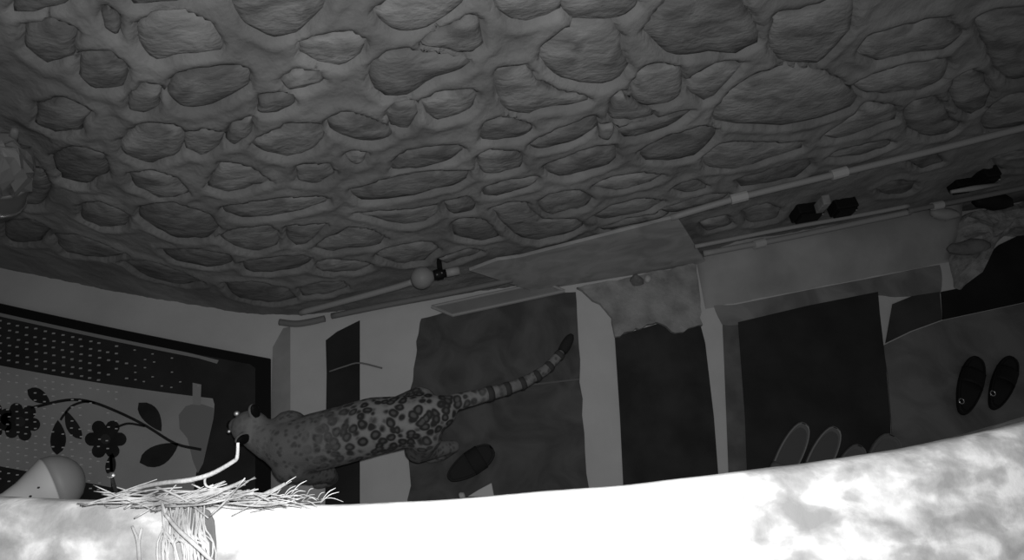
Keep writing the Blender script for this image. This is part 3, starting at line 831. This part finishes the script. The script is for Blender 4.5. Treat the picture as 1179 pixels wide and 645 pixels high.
for k in range(95):
    x = R2.uniform(128, 330); y = R2.uniform(570, 584) - (5 if 140 < x < 270 else 0); L = R2.uniform(22, 95); a = R2.gauss(-0.10, 0.22); h = abs(R2.gauss(0.008, 0.007)) + .002
    px = [(x - L/2 * math.cos(a), y - L/2 * math.sin(a)), (x + R2.uniform(-4, 4), y + R2.uniform(-4, 4)), (x + L/2 * math.cos(a), y + L/2 * math.sin(a))]
    m_ = strand(px, R2.uniform(.0005, .0014), [h * .6, h, h * R2.uniform(.4, 1.9)], 8); heap.add(m_.v, m_.f)
for k in range(30):
    x = R2.uniform(270, 370); y = R2.uniform(570, 580); L = R2.uniform(8, 34); a = R2.uniform(-0.9, .3); h = .004
    px = [(x, y), (x + L * .5 * math.cos(a), y + L * .5 * math.sin(a) - 3), (x + L * math.cos(a), min(y + L * math.sin(a), 584))]
    m_ = strand(px, R2.uniform(.0003, .0006), [h, h + .006, h + .004], 8); heap.add(m_.v, m_.f)
tag(heap.build('straw_heap', strawm, smooth=True), 'pale loose straw and grass heaped on the wall top', 'straw', kind='stuff')
hang = MB()
for k in range(44):
    x = R2.uniform(184, 236); y0 = R2.uniform(578, 596)
    px = [(x, y0), (x + R2.uniform(-6, 8), y0 + 26), (x + R2.uniform(-6, 16), 632), (x + R2.uniform(-10, 26), 700)]
    m_ = strand(px, R2.uniform(.0006, .0018), [.010 + R2.random() * .008, .012, .010, .005], 10); hang.add(m_.v, m_.f)
m_ = strand([(190,592),(205,610),(225,628),(250,652),(270,672)], .0022, [.018,.020,.02,.018,.01]); hang.add(m_.v, m_.f)
tag(hang.build('straw_bundle', strawm, smooth=True), 'bundle of straw trailing from the nest towards the viewer', 'straw', kind='stuff')
for pxs, lab in (([(152,606),(158,622),(160,645),(161,680)], 'left'), ([(163,608),(160,625),(161,648),(162,685)], 'right')):
    tag(strand(pxs, .0016, [.004,.005,.005,.004]).build('straw_blade', strawm, smooth=True), 'single dry blade on the wall left of the bundle, %s one of two' % lab, 'straw', 'two dry blades on the wall')
tg = [at(x, y, ZL + .004) for x, y in ((217,586),(232,584),(242,588),(248,600),(250,625),(250,700),(214,700),(214,620))]
tag(MB().prism(tg, (0, 0, .004)).build('strap_end', noisy('strap_grey', 0.10, 0.15, 10, bump=0.1), bevel=.0015), 'flat dark grey strap end with rounded corner under the straw bundle', 'strap')

# ------------------------------------------------------------------ leopard
def Lp(px, py, z): return at(px, py, z)
leo = thing('leopard', 'spotted leopard standing across the strips, head low at the left, tail out behind', 'leopard', at(415, 500, 0))
S = MB()
def limb(pts, n=14):                           # chain of tapered capsules through (point, radius)
    for i in range(len(pts) - 1):
        (p, r), (q, s) = pts[i], pts[i + 1]
        p = Vector(p); q = Vector(q)
        S.tube([p.lerp(q, k / 6) for k in range(7)], [r + (s - r) * k / 6 for k in range(7)], n)
    for p, r in pts:
        S.ball(p, (r, 0, 0), (0, r, 0), (0, 0, r), n, 8)
spine = [(Lp(507,474,.50), .080), (Lp(490,480,.49), .112), (Lp(465,486,.48), .124), (Lp(430,491,.47), .138), (Lp(395,501,.46), .138), (Lp(360,510,.46), .138), (Lp(333,514,.48), .122), (Lp(314,508,.49), .095), (Lp(298,500,.49), .080)]
limb(spine, 18)
fwd = (spine[-3][0] - spine[1][0]); fwd.z = 0; fwd.normalize()
side = Vector((0, 0, 1)).cross(fwd); side = side if side.y < 0 else -side     # towards the viewer
U3 = Vector((0, 0, 1))
hip = spine[1][0]; sho = spine[6][0]
def leg(root, off_s, chain):
    limb([(root + side * off_s + fwd * f + U3 * (z - root.z) + side * s, r) for (f, s, z, r) in chain], 12)
leg(hip, .075, [(.02,0,.46,.088),(.07,.035,.34,.072),(.02,.04,.25,.048),(-.09,.03,.17,.033),(-.04,.035,.07,.030),(-.01,.035,.042,.036),(.05,.035,.034,.034)])
leg(hip, -.075, [(.02,0,.46,.085),(.14,-.03,.34,.066),(.15,-.03,.25,.046),(.07,-.03,.17,.032),(.12,-.03,.07,.030),(.15,-.03,.042,.035),(.21,-.03,.034,.033)])
leg(sho, .080, [(0,0,.46,.090),(-.05,.03,.34,.062),(-.10,.035,.24,.046),(-.09,.035,.12,.036),(-.08,.035,.06,.033),(-.05,.035,.042,.037),(0,.035,.036,.035)])
leg(sho, -.085, [(0,0,.46,.092),(.04,-.04,.36,.064),(.02,-.04,.25,.046),(.06,-.04,.12,.036),(.08,-.04,.06,.033),(.11,-.04,.042,.037),(.16,-.04,.036,.035)])
tail = [(Lp(505,472,.52), .050), (Lp(522,464,.50), .043), (Lp(550,457,.45), .038), (Lp(580,449,.41), .033), (Lp(605,440,.39), .030), (Lp(628,426,.38), .027), (Lp(645,408,.38), .025), (Lp(657,388,.39), .024)]
limb(tail[:-1], 12)
# head: skull, cheeks, muzzle, ears
hc = Lp(288,492,.50); hf = (Lp(262,487,.44) - hc).normalized()
hs = hf.cross(U3).normalized(); hs = hs if hs.y < 0 else -hs; hu = hs.cross(hf).normalized(); hu = hu if hu.z > 0 else -hu
S.ball(hc, hf * .098, hs * .080, hu * .072, 18, 12)
S.ball(hc + hf * .035 - hu * .02, hf * .075, hs * .070, hu * .052, 16, 10)
S.ball(hc + hf * .105 - hu * .022, hf * .052, hs * .042, hu * .036, 14, 10)
S.ball(hc + hf * .085 - hu * .050, hf * .055, hs * .034, hu * .022, 14, 10)
for sg in (-1, 1):
    S.ball(hc + hf * .03 + hs * .052 * sg - hu * .022, hf * .045, hs * .030, hu * .036, 12, 8)
    e = hc - hf * .050 + hs * .062 * sg + hu * .058
    S.ball(e, hf * .020, hs * .034, (hu * .042 + hs * .014 * sg), 12, 8)
body = S.build('body', M['black'], leo, smooth=True)
rmd = body.modifiers.new('skin', 'REMESH'); rmd.mode = 'VOXEL'; rmd.voxel_size = 0.0085; rmd.use_smooth_shade = True
smd = body.modifiers.new('soft', 'SMOOTH'); smd.factor = 0.5; smd.iterations = 6

def leopard_fur():
    m = new_mat('leopard_fur', 0.2, 0.95, 0.1); nt = m.node_tree; N = nt.nodes; L = nt.links; b = N['Principled BSDF']
    tc = N.new('ShaderNodeTexCoord')
    nz = N.new('ShaderNodeTexNoise'); nz.inputs['Scale'].default_value = 9; nz.inputs['Detail'].default_value = 2
    L.new(tc.outputs['Object'], nz.inputs['Vector'])
    ad = N.new('ShaderNodeVectorMath'); ad.operation = 'MULTIPLY_ADD'; ad.inputs[1].default_value = (.05, .05, .05)
    L.new(nz.outputs['Color'], ad.inputs[0]); L.new(tc.outputs['Object'], ad.inputs[2])
    v1 = N.new('ShaderNodeTexVoronoi'); v1.feature = 'F1'; v1.inputs['Scale'].default_value = 24; v1.inputs['Randomness'].default_value = .8
    L.new(ad.outputs[0], v1.inputs['Vector'])
    r1 = N.new('ShaderNodeValToRGB'); e = r1.color_ramp.elements
    e[0].position = 0.10; e[0].color = (.15, .15, .15, 1); e[1].position = .75; e[1].color = (.36, .36, .36, 1)
    for p, c in ((.24, .12), (.32, .055), (.47, .05), (.55, .17), (.62, .30)):
        k = e.new(p); k.color = (c, c, c, 1)
    L.new(v1.outputs['Distance'], r1.inputs[0])
    v2 = N.new('ShaderNodeTexVoronoi'); v2.feature = 'F1'; v2.inputs['Scale'].default_value = 38
    L.new(ad.outputs[0], v2.inputs['Vector'])
    r2 = N.new('ShaderNodeValToRGB'); e = r2.color_ramp.elements
    e[0].position = .20; e[0].color = (.13, .13, .13, 1); e[1].position = .50; e[1].color = (.24, .24, .24, 1)
    L.new(v2.outputs['Distance'], r2.inputs[0])
    # rosettes over the back and rump, small solid spots on head, shoulders and legs
    sp = N.new('ShaderNodeSeparateXYZ'); L.new(tc.outputs['Object'], sp.inputs[0])
    mx = N.new('ShaderNodeMapRange'); mx.inputs['From Min'].default_value = -.14; mx.inputs['From Max'].default_value = .14
    L.new(sp.outputs['X'], mx.inputs['Value'])
    mz = N.new('ShaderNodeMapRange'); mz.inputs['From Min'].default_value = .40; mz.inputs['From Max'].default_value = .54
    L.new(sp.outputs['Z'], mz.inputs['Value'])
    mm = N.new('ShaderNodeMath'); mm.operation = 'MULTIPLY'; L.new(mx.outputs[0], mm.inputs[0]); L.new(mz.outputs[0], mm.inputs[1])
    mi = N.new('ShaderNodeMixRGB'); L.new(mm.outputs[0], mi.inputs[0]); L.new(r2.outputs[0], mi.inputs[1]); L.new(r1.outputs[0], mi.inputs[2])
    mh = N.new('ShaderNodeMapRange'); mh.inputs['From Min'].default_value = -.24; mh.inputs['From Max'].default_value = -.37; mh.inputs['To Max'].default_value = .5
    L.new(sp.outputs['X'], mh.inputs['Value'])
    mk = N.new('ShaderNodeMixRGB'); mk.inputs[2].default_value = (.45, .45, .45, 1); L.new(mh.outputs[0], mk.inputs[0]); L.new(mi.outputs[0], mk.inputs[1])
    L.new(mk.outputs[0], b.inputs['Base Color'])
    n2 = N.new('ShaderNodeTexNoise'); n2.inputs['Scale'].default_value = 160; n2.inputs['Detail'].default_value = 4
    L.new(tc.outputs['Object'], n2.inputs['Vector'])
    bp = N.new('ShaderNodeBump'); bp.inputs['Strength'].default_value = .5; bp.inputs['Distance'].default_value = .006
    L.new(n2.outputs[0], bp.inputs['Height']); L.new(bp.outputs[0], b.inputs['Normal'])
    return m
body.data.materials.clear(); body.data.materials.append(leopard_fur())
# dark tail rings and tip
tp = smooth_path([t[0] for t in tail], 60); tr = np.interp(np.linspace(0, 7, 61), range(8), [t[1] for t in tail])
for k in range(20, 52, 6):
    MB().tube([tp[k], tp[k + 1], tp[k + 2]], [tr[k] + .001, tr[k] + .003, tr[k + 2] + .001], 14).build('tail_ring', new_mat('tail_ring_fur', 0.07, .95) if k == 20 else bpy.data.materials['tail_ring_fur'], leo, smooth=True)
MB().tube(tp[53:61] + [tp[60] + (tp[60] - tp[58]) * .6], [.024, .026, .027, .028, .027, .026, .024, .020, .010], 14).build('tail_tip', new_mat('tail_tip_fur', .03, .95), leo, smooth=True)
eye_m = new_mat('eye_shine', 0.95, 0.45, 0.5, 1.0)
for (ex, ey, r, sg) in ((275, 479, .013, -1), (268, 499, .0085, 1)):
    d = ray(ex, ey).normalized()
    q = hc + hf * .068 + hs * .043 * sg + hu * .046
    ea = d.orthogonal().normalized(); eb = ea.cross(d)
    MB().ball(q, ea * r, eb * r, d * r * .45, 16, 10).build('eye', eye_m, leo, smooth=True)
MB().ball(hc + hf * .155 - hu * .012, hf * .012, hs * .016, hu * .010, 10, 8).build('nose', M['black'], leo, smooth=True)
for sg in (-1, 1):
    e = hc - hf * .062 + hs * .066 * sg + hu * .064
    MB().ball(e, hf * .012, hs * .026, (hu * .034 + hs * .012 * sg), 10, 8).build('ear_back', M['black'], leo, smooth=True)
